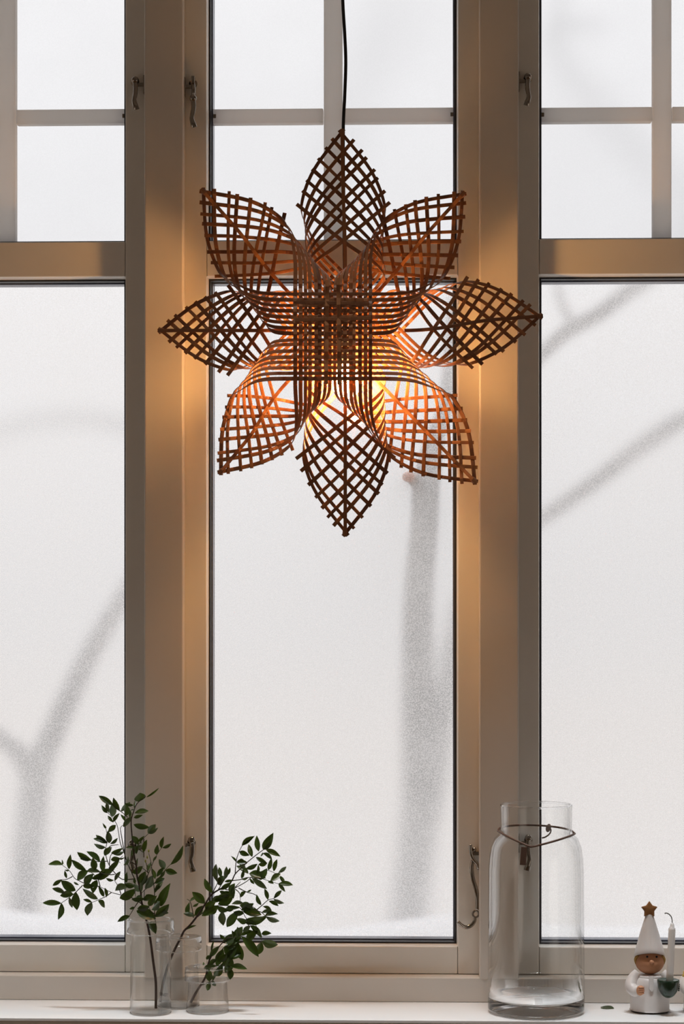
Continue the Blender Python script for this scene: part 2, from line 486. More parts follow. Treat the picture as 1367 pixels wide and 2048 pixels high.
tree('bare_tree', 'slanting bare branches behind the right pane',
     [[(1750, 2400, 34, 1.0), (1680, 1500, 30, 0.9), (1560, 900, 26, 0.85), (1400, 835, 17, 0.75), (1300, 880, 16, 0.66), (1200, 955, 15, 0.62), (1100, 1025, 13, 0.62), (1010, 1080, 11, 0.66)],
      [(1600, 1000, 16, 0.9), (1450, 480, 16, 0.8), (1290, 560, 15, 0.62), (1200, 625, 15, 0.52), (1130, 665, 15, 0.48), (1060, 730, 13, 0.5)],
      [(1150, 655, 9, 0.52), (1120, 600, 7, 0.6), (1110, 520, 5, 0.7)],
      [(1450, 480, 14, 0.9), (1180, 200, 11, 0.6), (1105, 85, 9, 0.5), (1118, 20, 8, 0.5), (1130, -80, 8, 0.6)],
      [(1108, 60, 7, 0.5), (1150, 52, 7, 0.45), (1205, 54, 6, 0.45)]])
# snow banked up outside each window, rising away from the glass
for k, (a, b) in enumerate(((A1, B1), (A2, B2), (A3, B3))):
    mb = MB(); n = 24
    z0 = BOARD_TOP
    rows = []
    for i in range(n + 1):
        t = i / n
        x = lerp(a - 0.05, b + 0.05, t)
        h = [0.085 - 0.065 * t, 0.012 + 0.05 * t ** 3, 0.03 - 0.01 * t][k] + 0.004 * math.sin(9 * t + k)
        rows.append([(x, 0.14, z0), (x, 0.14, z0 + 0.03), (x, 0.22, z0 + 0.032 + h * 0.3), (x, 0.32, z0 + 0.034 + h), (x, 0.34, z0)])
    vs = [p for r in rows for p in r]; fs = []
    for i in range(n):
        for j in range(4): fs.append((i*5+j, i*5+j+1, (i+1)*5+j+1, (i+1)*5+j))
        fs.append((i*5+4, i*5, (i+1)*5, (i+1)*5+4))
    fs += [(4,3,2,1,0), tuple(n*5+j for j in range(5))]
    mb.add(vs, fs)
    sn = mb.build('snow_drift', M_SNOW, smooth=True)
    sn['kind'] = 'stuff'
    tag(sn, ['snow banked on the ledge outside the left window', 'snow banked on the ledge outside the middle window', 'snow banked on the ledge outside the right window'][k], 'snow')
struct(MB().box((OX0, 0.13, BOARD_TOP - 0.09), (OX1, 0.33, BOARD_TOP)).build('trim_8', M_FRAME), 'outer ledge below the windows')

# ------------------------------------------------------------------ woven star lamp
YL = -0.165
lamp = empty('star_pendant_lamp', at(680, 662, YL))
tag(lamp, 'large woven bamboo star pendant lamp glowing in front of the window', 'lamp')
def LP(px, py, w): return at(px, py, YL - w / 1000.0)

def strip_mesh(name, pts, nrm, width, thick, parent, material=None, taper=False):
    """flat strip swept along world points; nrm = guide normals"""
    m = len(pts)
    vs = []; uvs = []
    d = 0.0
    for i in range(m):
        if i: d += (pts[i] - pts[i-1]).length
        t = (pts[min(i+1, m-1)] - pts[max(i-1, 0)]).normalized()
        n = nrm[i] - t * nrm[i].dot(t)
        n = n.normalized() if n.length > 1e-5 else Vector((0, -1, 0))
        s = t.cross(n)
        hw, ht = width / 2, thick / 2
        for (a, b) in ((-1, -0.6), (-0.72, -1), (0.72, -1), (1, -0.6), (1, 0.6), (0.72, 1), (-0.72, 1), (-1, 0.6)):
            vs.append(pts[i] + s * hw * a + n * ht * b)
            uvs.append((a * 0.5 + 0.5, d * 10))
    fs = []
    for i in range(m - 1):
        for k in range(8):
            l = (k + 1) % 8
            fs.append((i*8+k, i*8+l, (i+1)*8+l, (i+1)*8+k))
    fs.append(tuple(reversed(range(8)))); fs.append(tuple((m-1)*8 + k for k in range(8)))
    org = parent_world(parent)
    me = bpy.data.meshes.new(name)
    me.from_pydata([tuple(v - org) for v in vs], [], fs)
    ul = me.uv_layers.new(name='UVMap')
    for lp in me.loops: ul.data[lp.index].uv = uvs[lp.vertex_index]
    me.materials.append(material or M_BAMBOO)
    o = bpy.data.objects.new(name, me); COL.objects.link(o); o.parent = parent
    return o

NS = 8
def wgrid(u, v):
    """depth of the petal sheet: a shallow cup whose tip leans forward"""
    return -30 + 36 * max(-0.3, min(1.05, ((u + v) / math.sqrt(2) - 157) / 235.0))
def canon(i, hu, hv, WM):
    """control points (u, v, w, phi) of strip i of the family that leaves the mat along v"""
    t = (i - 1) / (NS - 1)
    u = (i - 0.5) / NS * hu
    ue = 243 + (284 - 243) * (1 - (1 - t) ** 1.8)
    return [(u, 0, WM + 5, 0), (u, hv * 0.55, WM + 3, 0), (u, hv * 0.98, WM - 5, 0.02),
            (u + lerp(4, 2, t), lerp(118, 152, t), WM * 0.80, 0.22),
            (u + lerp(20, 17, t), lerp(135, 202, t), WM * 0.44, 0.5),
            (lerp(60, 118, t), lerp(137, 234, t), WM * 0.08, 0.8),
            (lerp(120, 185, t), lerp(126, 264, t), -10, 1.0),
            (ue, lerp(111, 277, t), -14, 1.0)]

def layer(cx, cy, beta, hx, hy, WM, side, tips, name):
    cb, sb_ = math.cos(beta), math.sin(beta)
    XA = (cb, sb_); YA = (-sb_, cb)                     # y up
    def world(sx, sy, u, v, w):
        tip = tips[(sx, sy)]
        rho = math.hypot(u, v); phi = math.atan2(v, u)
        k = sstep(115, 300, rho)
        rho2 = rho * (1 + (tip[0] / 392.0 - 1) * k)
        phi2 = phi + math.radians(tip[1]) * k
        a, b = rho2 * math.cos(phi2) * sx, rho2 * math.sin(phi2) * sy
        dx = a * XA[0] + b * YA[0]; dy = a * XA[1] + b * YA[1]
        tw = tip[2] * sstep(150, 390, rho)
        return LP(cx + dx, cy - dy, side * w + tw)
    def dirv(a, b):     # local direction to world
        return Vector((a * XA[0] + b * YA[0], 0, a * XA[1] + b * YA[1]))
    AMP = 1.5
    def half(fam, i, sx, sy, jit):
        hu, hv = (hx, hy) if fam == 'A' else (hy, hx)
        C = catmull(canon(i, hu, hv, WM), 7)
        P, Nn = [], []
        for (u, v, w, ph) in C:
            # small unevenness of a hand woven piece
            kk = sstep(90, 200, math.hypot(u, v))
            if ph > 0.6: w = lerp(w, wgrid(u, v), sstep(0.6, 0.97, ph))
            v2 = v + jit[0] * kk + jit[2] * sstep(180, 300, math.hypot(u, v)); u2 = u + jit[1] * (1 - kk)
            par = -1 if (i % 2) else 1
            if ph < 0.1:
                j = v / hv * NS + 0.5
                sgn = (sy if fam == 'A' else sx)
                jj = j if sgn > 0 else 1 - j
                off = AMP * par * math.cos(PI * jj) * (sx if fam == 'A' else sy)
                if fam == 'B': off = -off
            elif ph > 0.75:
                j = 1 + (NS - 1) * (u - 116) / 160.0
                off = AMP * par * math.cos(PI * j) * sstep(0.75, 0.95, ph)
                if fam == 'B': off = -off
            else: off = 0
            if fam == 'A': uu, vv = u2, v2
            else: uu, vv = v2, u2
            P.append(world(sx, sy, uu, vv, w + off))
            a = ph * PI
            if fam == 'A': no = dirv(-sx, sy) / math.sqrt(2)
            else: no = dirv(sx, -sy) / math.sqrt(2)
            Nn.append(Vector((0, -side, 0)) * math.cos(a) + no * math.sin(a))
        return P, Nn
    for fam in 'AB':
        for s in (-1, 1):
            for i in range(1, NS + 1):
                j0 = (random.gauss(0, 2.3), random.gauss(0, 0.9), random.gauss(0, 2.6)); j1 = (random.gauss(0, 2.3), j0[1], random.gauss(0, 2.6))
                if i == NS: j0 = (j0[0] * 0.3, j0[1] * 0.3, 0); j1 = (j1[0] * 0.3, j0[1], 0)
                if fam == 'A': P0, N0 = half('A', i, s, -1, j0); P1, N1 = half('A', i, s, 1, j1)
                else: P0, N0 = half('B', i, -1, s, j0); P1, N1 = half('B', i, 1, s, j1)
                strip_mesh('strip', list(reversed(P0)) + P1[1:], list(reversed(N0)) + N1[1:], random.uniform(0.0062, 0.0078), 0.0015, lamp)
    # midribs and bound tips
    for (sx, sy) in tips:
        pts, nn = [], []
        for k in range(25):
            r = lerp(398, 118, k / 24.0)
            wc = wgrid(r / math.sqrt(2), r / math.sqrt(2)) * side + 3.4 + 1.4 * math.sin(k * 1.4) + (1 - sstep(110, 200, r)) * (14 if side > 0 else -10)
            w2 = wc
            c = r / math.sqrt(2)
            pts.append(world(sx, sy, c, c * 1.0, side * w2))
            nn.append(Vector((0, -1, 0)))
        strip_mesh('midrib', pts, nn, 0.0068, 0.0016, lamp)
        c = 396 / math.sqrt(2)
        p = world(sx, sy, c, c, wgrid(c, c)); q = world(sx, sy, c - 9, c - 9, wgrid(c, c))
        MB().tube([p, lerp(p, q, 0.3), lerp(p, q, 0.7), q], [0.0042, 0.0056, 0.0052, 0.0040], 8, 0.8).build('tip_binding', M_BAMBOO, lamp)

WM = 82
# tips: (distance px, turn deg, depth)
layer(665, 673, 0.0, 80, 90, WM, 1, {(-1, 1): (390, 3.3, 0), (1, 1): (386, 2.6, 0), (-1, -1): (352, 5.4, 0), (1, -1): (405, 0.6, 0)}, 'front')
layer(690, 661, math.radians(45), 84, 84, WM - 6, -1, {(1, 1): (397, 0.9, 0), (-1, 1): (369, 0.0, 0), (-1, -1): (406, 0.0, 0), (1, -1): (390, -4.2, 0)}, 'back')

# short strips laced through the middle of the front mat
for (x0, y0, x1, y1) in ((654, 560, 652, 768), (676, 556, 678, 770), (590, 640, 742, 636), (592, 604, 738, 608)):
    P = [LP(lerp(x0, x1, k / 16), lerp(y0, y1, k / 16), WM + 7 + 2.0 * math.sin(k * 1.9)) for k in range(17)]
    strip_mesh('lacing_strip', P, [Vector((0, -1, 0))] * 17, 0.0075, 0.0014, lamp)

# cord, socket, bulb
cp = [(683, -260, -26), (684, -80, -26), (685, 0, -26), (689, 70, -26), (691, 125, -26), (689, 190, -26), (686, 262, -25), (687, 400, -24), (688, 500, -16), (690, 600, -8), (691, 668, -4)]
cpw = [LP(*p) for p in catmull(cp, 8)]
cpw = [Vector((cpw[0].x, cpw[0].y, RZ1))] + [Vector((cpw[0].x, cpw[0].y, 3.4))] + cpw
MB().tube(cpw, 0.0033, 10).build('cord', M_BLACKPL, lamp, smooth=True)
MB().lathe([(0.0, 0.0), (0.05, 0.0), (0.048, -0.02), (0.012, -0.03), (0.004, -0.032)], (cpw[0].x, cpw[0].y, RZ1), 32).build('ceiling_rose', M_BLACKPL, lamp, smooth=True)
sc_ = LP(691, 688, 2)
MB().lathe([(0.004, 0.030), (0.012, 0.028), (0.018, 0.012), (0.0195, -0.028), (0.0185, -0.034), (0.014, -0.035)], sc_, 24).build('socket', M_BLACKPL, lamp, smooth=True)
bc = LP(692, 768, 2)
hb = sc_.z - 0.034 - bc.z
MB().lathe([(0.0, -0.0285), (0.010, -0.0265), (0.019, -0.021), (0.025, -0.012), (0.0275, -0.001), (0.0265, 0.008), (0.023, 0.018), (0.018, 0.027), (0.0145, 0.034), (0.0135, hb)], bc, 32).build('bulb', M_BULB, lamp, smooth=True)

# ------------------------------------------------------------------ window hardware (parts of the sashes)
def hook_latch(w, px, py, scale=1.0, lean=0, drop=0, mirror=1, bracket_px=None):
    """drop handle on the stile with a bracket reaching the casing"""
    y = YS - 0.012
    def P(dx, dy, d=0.0): return at(px + dx * scale * mirror, py + dy * scale, y - d)
    h = MB()
    C = catmull([(0, 0 + drop, .004), (1, 14 + drop, .006), (0 + lean, 28 + drop, .010), (-2 + lean, 40 + drop, .013), (1 + lean, 52 + drop, .014), (3 + lean, 60 + drop, .012)], 5)
    h.tube([P(*c) for c in C], [lerp(0.0050, 0.0042, i / len(C)) if i < len(C) * .5 else lerp(0.0042, 0.0068, (i / len(C) - .5) / .5) for i in range(len(C))], 14, 0.6)
    hd = h.build('latch_handle', M_NICKEL, w, smooth=True)
    k = MB(); k.tube([P(0, -4 + drop, -0.010), P(0, -4 + drop, 0.000), P(0, -4 + drop, 0.007), P(0, -4 + drop, 0.009)], [0.0050, 0.0075, 0.0072, 0.0045], 14)
    k.build('latch_knob', M_NICKEL, hd, smooth=True)
    if drop:
        MB().tube([P(1, -6, .002), P(1, 10, .004), P(1, drop, .004)], [0.0035, 0.0042, 0.0040], 10).build('latch_shank', M_NICKEL, hd, smooth=True)
        MB().box(P(-4, -2, .008), P(5, -14, -0.008)).build('latch_block', M_NICKEL, hd, bevel=0.0008)
    bx = bracket_px
    y0 = YS - 0.011
    a = at(bx, py, y0); b = at(px, py, y0)
    zz = at(px, py + 6 * scale, y0).z
    MB().box((min(a.x, b.x), y0 - 0.003, zz - 0.0035), (max(a.x, b.x), y0 + 0.003, zz + 0.0035)).build('latch_bracket', M_NICKEL, hd, bevel=0.0008)
    sg = 1 if b.x > a.x else -1
    MB().box((min(a.x - sg*.0012, a.x + sg * 0.0016), y0 - 0.004, zz - 0.019), (max(a.x - sg*.0012, a.x + sg * 0.0016), y0 + 0.012, zz + 0.019)).build('latch_plate', M_NICKEL, hd, bevel=0.0005)
    MB().tube([P(0, 0, -0.013), P(0, 0, -0.006)], [0.009, 0.008], 16).build('latch_rose', M_NICKEL, hd, smooth=True)
    return hd
hook_latch(windows[0], 270, 164, 0.92, 0, 0, 1, 288.4)
hook_latch(windows[1], 386, 168, 0.90, -1, 36, 1, 368.6)
hook_latch(windows[2], 1055, 157, 0.90, 0, 0, -1, 1036.8)
hook_latch(windows[0], 264, 1690, 0.92, 0, 0, 1, 288.4)
hook_latch(windows[1], 383, 1684, 0.98, 0, 0, 1, 368.6)
hook_latch(windows[2], 1056, 1680, 1.0, 0, 0, -1, 1036.8)

# curved casement stay on the middle window
def stay(w):
    y = YS - 0.010
    def Q(x, yy, d=0.0): return at(890 + x / 8.53, 1660 + yy / 8.53, y - d)
    arm = catmull([(470, 520, .006), (450, 640, .006), (470, 830, .006), (520, 1000, .006), (548, 1150, .006), (545, 1360, .006)], 6)
    o = MB().tube([Q(*p) for p in arm], 0.0042, 12, 0.6).build('stay_arm', M_NICKEL, w, smooth=True)
    ringp = [(518 + 50 * math.cos(a), 1435 + 55 * math.sin(a), .006) for a in [2 * PI * k / 24 for k in range(25)]]
    MB().tube([Q(*p) for p in ringp], 0.0022, 8).build('stay_eye', M_NICKEL, o, smooth=True)
    tail = catmull([(505, 1490, .006), (495, 1560, .006), (440, 1630, .006), (350, 1660, .008), (270, 1620, .011), (215, 1560, .014)], 6)
    MB().tube([Q(*p) for p in tail], [0.0032 + 0.0008 * math.sin(PI * i / len(tail)) for i in range(len(tail))], 12, 0.7).build('stay_hook', M_NICKEL, o, smooth=True)
    top = catmull([(430, 250, .012), (440, 390, .012), (480, 500, .012), (545, 580, .010), (560, 640, .008), (580, 660, .006)], 6)
    MB().tube([Q(*p) for p in top], 0.0034, 12, 0.8).build('stay_lever', M_NICKEL, o, smooth=True)
    a, b = Q(470, 430, .004), Q(575, 350, -0.012)
    MB().box((a.x, b.y - 0.018, a.z), (b.x, b.y, b.z)).build('stay_bracket', M_NICKEL, o, bevel=0.001)
    MB().tube([Q(490, 330, -0.010), Q(490, 330, 0.010)], 0.0045, 12).build('stay_pin', M_NICKEL, o, smooth=True)
stay(windows[1])

# ------------------------------------------------------------------ glass vases
def sill_point(px, py):
    """point of the sill top seen at the pixel"""
    d = FWD + RGT * ((px - 683.5) / FPX) + UP * ((HORIZON - py) / FPX)
    return CAM + d * ((SILL_Z - CAM.z) / d.z)
GAP = 0.0006
def pxs(p): return (p - CAM).dot(FWD) / FPX      # metres per pixel at that depth

def rounded(prof, n=5):
    """smooth a (r, z) profile, keeping repeated points as corners"""
    return catmull(prof, n)

def ring_part(name, c, r, z, t, parent):
    n = 12
    prof = [(r + t * math.cos(2 * PI * q / n), z + t * math.sin(2 * PI * q / n)) for q in range(n)]
    return MB().lathe(prof, (c.x, c.y, SILL_Z + GAP), 72, closed=True).build(name, M_GLASS, parent, smooth=True)

def vase(px, pyc, base_w, body_w, collar_w, y_top, y_low, open_w, label, hole_low=False):
    c = sill_point(px, pyc); s = pxs(c)
    rb, rm, rc, ro = base_w / 2 * s, body_w / 2 * s, collar_w / 2 * s, open_w / 2 * s
    zt = at(px, y_top, c.y).z - SILL_Z; zl = at(px, y_low, c.y).z - SILL_Z
    th = 0.0008
    rs = lerp(ro, rc, 0.55)
    out = [(0, 0), (rb * .6, 0.0), (rb * .93, 0.0002), (rb * .985, 0.0012), (rb, 0.005), (rb * .985, zl * .22), (lerp(rb, rm, .75), zl * .55), (rm, zl * .9), (rm, zl - 0.004),
           (rm + 0.0012, zl - 0.0008), (rc - 0.0022, zl), (rc - 0.0005, zl + 0.0012), (rc, zl + 0.004), (rc, lerp(zl, zt, .55)), (rc - 0.0005, zt - 0.005), (rc - 0.0018, zt - 0.0018), (lerp(rs, rc, .7), zt - 0.0004), (rs, zt), (ro + 0.0004, zt + 0.0003), (ro, zt)]
    inn = [(ro + 0.0001, zt - th * 0.9), (rs, zt - th), (lerp(rs, rc, .7) - th * .4, zt - 0.0004 - th), (rc - 0.0018 - th * .8, zt - 0.0020 - th), (rc - th - 0.0005, zt - 0.0055), (rc - th, lerp(zl, zt, .55)), (rc - th, zl + 0.004 + th * .5), (rc - 0.0006 - th, zl + 0.0014 + th * .6), (rc - 0.0024 - th * .5, zl + th), (rm + 0.0006, zl + th * .4),
           (rm - th, zl - 0.0035), (rm - th, zl * .9), (lerp(rb, rm, .75) - th, zl * .55), (rb * .985 - th, zl * .22), (rb - th - .0002, 0.006), (rb * .965 - th, 0.0022), (rb * .6, 0.0016), (0, 0.0015)]
    o = MB().lathe(out + inn, (c.x, c.y, SILL_Z + GAP), 64).build('glass_vase', M_THIN, smooth=True)
    tag(o, label, 'vase', 'clear glass vases on the sill')
    ring_part('rim', c, ro - 0.0002, zt + 0.0002, 0.0009, o)
    ring_part('collar_edge', c, rc - 0.0008, zl + 0.0004, 0.0010, o)
    ring_part('collar_shoulder', c, rc - 0.0016, zt - 0.0012, 0.0008, o)
    ring_part('foot', c, rb - 0.0010, 0.0012, 0.0011, o)
    return o, c, rc, rm, zt, zl
vt, ct, rct, rmt, ztt, zlt = vase(301, 2025.5, 83, 81, 95, 1839, 1866, 80, 'tallest clear glass vase with a wide collar, left of the other vases')
vm, cm, rcm, rmm, ztm, zlm = vase(357, 2012.0, 84, 78, 92, 1873, 1899, 40, 'middle sized clear glass vase standing behind the tallest vase')
vs_, cs, rcs, rms, zts, zls = vase(415, 2022.5, 86, 78, 92, 1934, 1960, 42, 'shortest clear glass vase with a wide collar, beneath the drooping sprig')

# printing on the glass
def text_mesh(body, size):
    cu = bpy.data.curves.new('lettering', 'FONT'); cu.body = body; cu.size = size; cu.align_x = 'CENTER'; cu.align_y = 'CENTER'
    cu.resolution_u = 3; cu.offset = 0.00014
    ob = bpy.data.objects.new('lettering', cu); COL.objects.link(ob)
    bpy.context.view_layer.update()
    me = bpy.data.meshes.new_from_object(ob.evaluated_get(bpy.context.evaluated_depsgraph_get()))
    bpy.data.objects.remove(ob)
    return me
M_PRINT = paint('dark_print', (0.02, 0.02, 0.02), 0.6, 0.05, bump=0)
def on_glass(me, c, r, zc, ang, parent, name):
    """wrap a flat mesh round the vertical cylinder of radius r; ang 0 faces the camera side (-y)"""
    for v in me.vertices:
        a = ang + v.co.x / r
        v.co = Vector((c.x + r * math.sin(a), c.y - r * math.cos(a), SILL_Z + zc + v.co.y)) - parent_world(parent)
    me.materials.clear(); me.materials.append(M_PRINT)
    o = bpy.data.objects.new(name, me); COL.objects.link(o); o.parent = parent
    return o
zz = at(327, 1990, cm.y - 0.035).z - SILL_Z
on_glass(text_mesh('ERNST', 0.0084), cm, 84 / 2 * pxs(cm) + 0.0006, zz, math.radians(-40), vm, 'lettering')
def ring_mark():
    bm = bmesh.new()
    n = 28; r0, r1 = 0.0031, 0.0036
    A = [bm.verts.new((r0 * math.cos(2*PI*k/n), r0 * 1.35 * math.sin(2*PI*k/n), 0)) for k in range(n)]
    B = [bm.verts.new((r1 * math.cos(2*PI*k/n), r1 * 1.35 * math.sin(2*PI*k/n), 0)) for k in range(n)]
    for k in range(n): bm.faces.new((A[k], A[(k+1) % n], B[(k+1) % n], B[k]))
    for (x0, y0, x1, y1) in ((-.0013, -.0020, -.0008, .0020), (-.0008, .0015, .0013, .0020), (-.0008, -.0002, .0010, .0003), (-.0008, -.0020, .0013, -.0015)):
        bm.faces.new([bm.verts.new(p) for p in ((x0, y0, 0), (x1, y0, 0), (x1, y1, 0), (x0, y1, 0))])
    me = bpy.data.meshes.new('round_mark'); bm.to_mesh(me); bm.free(); return me
on_glass(ring_mark(), ct, rct + 0.0003, at(338, 1850, ct.y).z - SILL_Z, math.radians(50), vt, 'round_mark')

# ------------------------------------------------------------------ tall jar with leather cord
cj = sill_point(1071.5, 2023.5); sj = pxs(cj)
RB, RN = 96.3 * sj, 71.5 * sj
def zj(y): return at(1071, y, cj.y).z - SILL_Z
HT = zj(1611); zs = zj(1668); zsh = zj(1712)
th = 0.0055
outp = [(0, 0.0015), (RB * .8, 0.001), (RB * .93, 0), (RB * .985, 0.002), (RB, 0.008), (RB, 0.03), (RB * .995, zsh * .3), (RB * .99, zsh * .7), (RB * .985, zsh - 0.03), (RB * .97, zsh - 0.004),
        (RB * .935, lerp(zsh, zs, .40)), (RB * .865, lerp(zsh, zs, .78)), (RN + 0.0035, lerp(zsh, zs, .97)), (RN + 0.0004, zs + 0.004), (RN - 0.0005, zs + 0.012), (RN, HT - 0.01), (RN + 0.0008, HT - 0.002), (RN, HT)]
inp = [(RN - th * .55, HT), (RN - th * .75, HT - 0.003), (RN - th * .8, zs + 0.012), (RN - th * .7, zs + 0.003), (RN + 0.001 - th * .6, lerp(zsh, zs, .93)), (RB * .865 - th * .7, lerp(zsh, zs, .74)), (RB * .935 - th * .8, lerp(zsh, zs, .36)), (RB * .97 - th, zsh - 0.005),
       (RB * .985 - th, zsh - 0.03), (RB * .99 - th, zsh * .7), (RB - th, zsh * .3), (RB - th, 0.045), (RB - th, 0.034)]
jar = MB().lathe([(RB - 0.0004, 0.0325)] + outp[5:] + inp + [(RB - th, 0.0325)], (cj.x, cj.y, SILL_Z + GAP), 96, closed=True).build('glass_jar', M_JARWALL, smooth=True)
tag(jar, 'large clear glass jar with a narrow neck and thick base', 'jar')
MB().lathe([(0, 0.0015), (RB * .8, 0.001), (RB * .93, 0), (RB * .985, 0.002), (RB, 0.008), (RB, 0.030), (RB - 0.0006, 0.0322), (RB - th + 0.0003, 0.0322), (RB - th - 0.002, 0.029), (RB - th - 0.008, 0.0245), (RB * .8, 0.0225), (RB * .5, 0.022), (RB * .25, 0.0235), (0, 0.0245)],
           (cj.x, cj.y, SILL_Z + GAP), 96).build('base', M_GLASS, jar, smooth=True)

ring_part('rim', cj, RN - 0.0013, HT + 0.0004, 0.0019, jar)

M_LEATHER = paint('brown_leather', (0.11, 0.060, 0.040), 0.6, 0.2, 60, 0.15)
lc = empty('leather_cord', (cj.x, cj.y, SILL_Z + zs))
tag(lc, 'thin brown leather cord knotted round the neck of the jar', 'cord')
R1 = RN + 0.0038
loop = []
for k in range(73):
    a = 2 * PI * k / 72            # a = 0 faces the viewer, grows to the right
    x = R1 * math.sin(a)
    f = math.cos(a)                # 1 front, -1 back
    if f > 0:                      # front: sags in a V left of centre
        t = (x / R1 + 0.16)
        sag = max(0, 1 - abs(t) / (1.16 if t > 0 else 0.84)) ** 1.0
        y_px = lerp(1662, 1667, x / R1 * .5 + .5) + 30 * sag
        rr = R1 + 0.0185 * sag + 0.0015
    else:
        y_px = lerp(1662, 1667, x / R1 * .5 + .5) - 14 * (-f) ** 0.8
        rr = R1
    yy = cj.y - rr * f
    xx = cj.x + rr * math.sin(a)
    loop.append(Vector((xx, yy, at(1071 + x / sj, y_px, yy).z)))
MB().tube(loop, 0.0020, 8).build('loop', M_LEATHER, lc, smooth=True)
kn = at(1096, 1656, cj.y + R1 + 0.002)
MB().ellipsoid(kn, (0.0052, 0.0036, 0.0085), rot=Matrix.Rotation(0.25, 3, 'Y')).build('knot', M_LEATHER, lc, smooth=True)
yb = cj.y + R1 + 0.004
MB().tube([at(p[0], p[1], yb + 0.0015) for p in catmull([(1096, 1652), (1101, 1660), (1098, 1668), (1090, 1674), (1083, 1676)], 5)], 0.0015, 8).build('cord_end', M_LEATHER, lc, smooth=True)
yt = cj.y - R1 - 0.0245
p0 = at(1047, 1694, yt); 
tg = MB()
M3 = Matrix.Rotation(math.radians(4), 3, 'Y')
vsx = [(-.0055, -.0012, 0), (.0060, -.0012, 0), (.0060, -.0012, -.0345), (-.0055, -.0012, -.0345)]
tg.add([p0 + M3 @ Vector(v) for v in vsx] + [p0 + M3 @ Vector((v[0], .0008, v[2])) for v in vsx], [(0,1,2,3),(7,6,5,4),(0,4,5,1),(1,5,6,2),(2,6,7,3),(3,7,4,0)])
tg.build('tag', M_LEATHER, lc, bevel=0.0005)

# ------------------------------------------------------------------ leafy sprigs
def leafmat():
    m, nt, b = mat('evergreen_leaf')
    N = nt.nodes; L = nt.links
    oi = N.new('ShaderNodeObjectInfo')
    geo = N.new('ShaderNodeNewGeometry')
    top = N.new('ShaderNodeMix'); top.data_type = 'RGBA'
    top.inputs[6].default_value = (0.022, 0.048, 0.012, 1); top.inputs[7].default_value = (0.060, 0.105, 0.016, 1)
    L.new(oi.outputs['Random'], top.inputs[0])
    tc = N.new('ShaderNodeTexCoord'); wv = N.new('ShaderNodeTexNoise'); wv.inputs['Scale'].default_value = 3
    L.new(tc.outputs['Object'], wv.inputs['Vector'])
    mz = N.new('ShaderNodeMix'); mz.data_type = 'RGBA'; mz.blend_type = 'MULTIPLY'; mz.inputs[0].default_value = 0.35
    L.new(top.outputs[2], mz.inputs[6]); L.new(wv.outputs['Color'], mz.inputs[7])
    und = N.new('ShaderNodeMix'); und.data_type = 'RGBA'
    und.inputs[7].default_value = (0.11, 0.15, 0.10, 1)
    L.new(geo.outputs['Backfacing'], und.inputs[0]); L.new(mz.outputs[2], und.inputs[6])
    L.new(und.outputs[2], b.inputs['Base Color'])
    b.inputs['Roughness'].default_value = 0.34; b.inputs['Specular IOR Level'].default_value = 0.5
    tl = N.new('ShaderNodeBsdfTranslucent'); tl.inputs['Color'].default_value = (0.10, 0.17, 0.015, 1)
    mx = N.new('ShaderNodeMixShader'); mx.inputs[0].default_value = 0.22
    L.new(b.outputs[0], mx.inputs[1]); L.new(tl.outputs[0], mx.inputs[2])
    L.new(mx.outputs[0], N['Material Output'].inputs['Surface'])
    return m
M_LEAF = leafmat()
M_STEM = paint('brown_stem', (0.055, 0.034, 0.026), 0.7, 0.3, 80, 0.2)
M_TWIG = paint('green_brown_twig', (0.060, 0.060, 0.030), 0.6, 0.3, 80, 0.1)
M_BUD = paint('yellow_bud', (0.30, 0.30, 0.05), 0.6, 0.2, 80, 0.1)

def leaf_mesh(seed, bend, fat):
    rnd = random.Random(seed)
    n = 9; vs = []; fs = []
    for i in range(n + 1):
        t = i / n
        w = 0.5 * (math.sin(PI * t ** fat) ** 0.85) if 0 < t < 1 else 0.02
        z = -bend * (t - 0.0) ** 2
        for k, q in enumerate((-1, -0.5, 0, 0.5, 1)):
            vs.append((t, q * w, z + abs(q) * w * 0.28 + rnd.uniform(-.01, .01)))
    for i in range(n):
        for k in range(4):
            fs.append((i*5+k, (i+1)*5+k, (i+1)*5+k+1, i*5+k+1))
    me = bpy.data.meshes.new('leaf'); me.from_pydata(vs, [], fs)
    me.materials.append(M_LEAF)
    for p in me.polygons: p.use_smooth = True
    return me
LEAVES = [leaf_mesh(k, b, f) for k, (b, f) in enumerate(((0.05, 0.95), (0.16, 0.9), (-0.06, 1.0), (0.24, 0.85), (0.10, 1.05)))]

def add_leaf(root, base, tip, wide, name='leaf'):
    ax = tip - base; ln = ax.length; ax.normalize()
    view = (CAM - base).normalized()
    tilt = random.uniform(-0.75, 0.75)
    side = view.cross(ax).normalized()
    nrm = ax.cross(side) * -1
    nrm = (view - ax * view.dot(ax)).normalized()
    nrm = (Matrix.Rotation(tilt, 3, ax) @ nrm)
    if random.random() < 0.16: nrm = -nrm
    side = nrm.cross(ax).normalized()
    wd = wide / max(0.55, abs(math.cos(tilt)))
    M = Matrix((ax * ln, side * wd, nrm * ln)).transposed().to_4x4()
    M.translation = base - parent_world(root)
    o = bpy.data.objects.new(name, random.choice(LEAVES)); COL.objects.link(o)
    o.parent = root; o.matrix_local = M
    return o

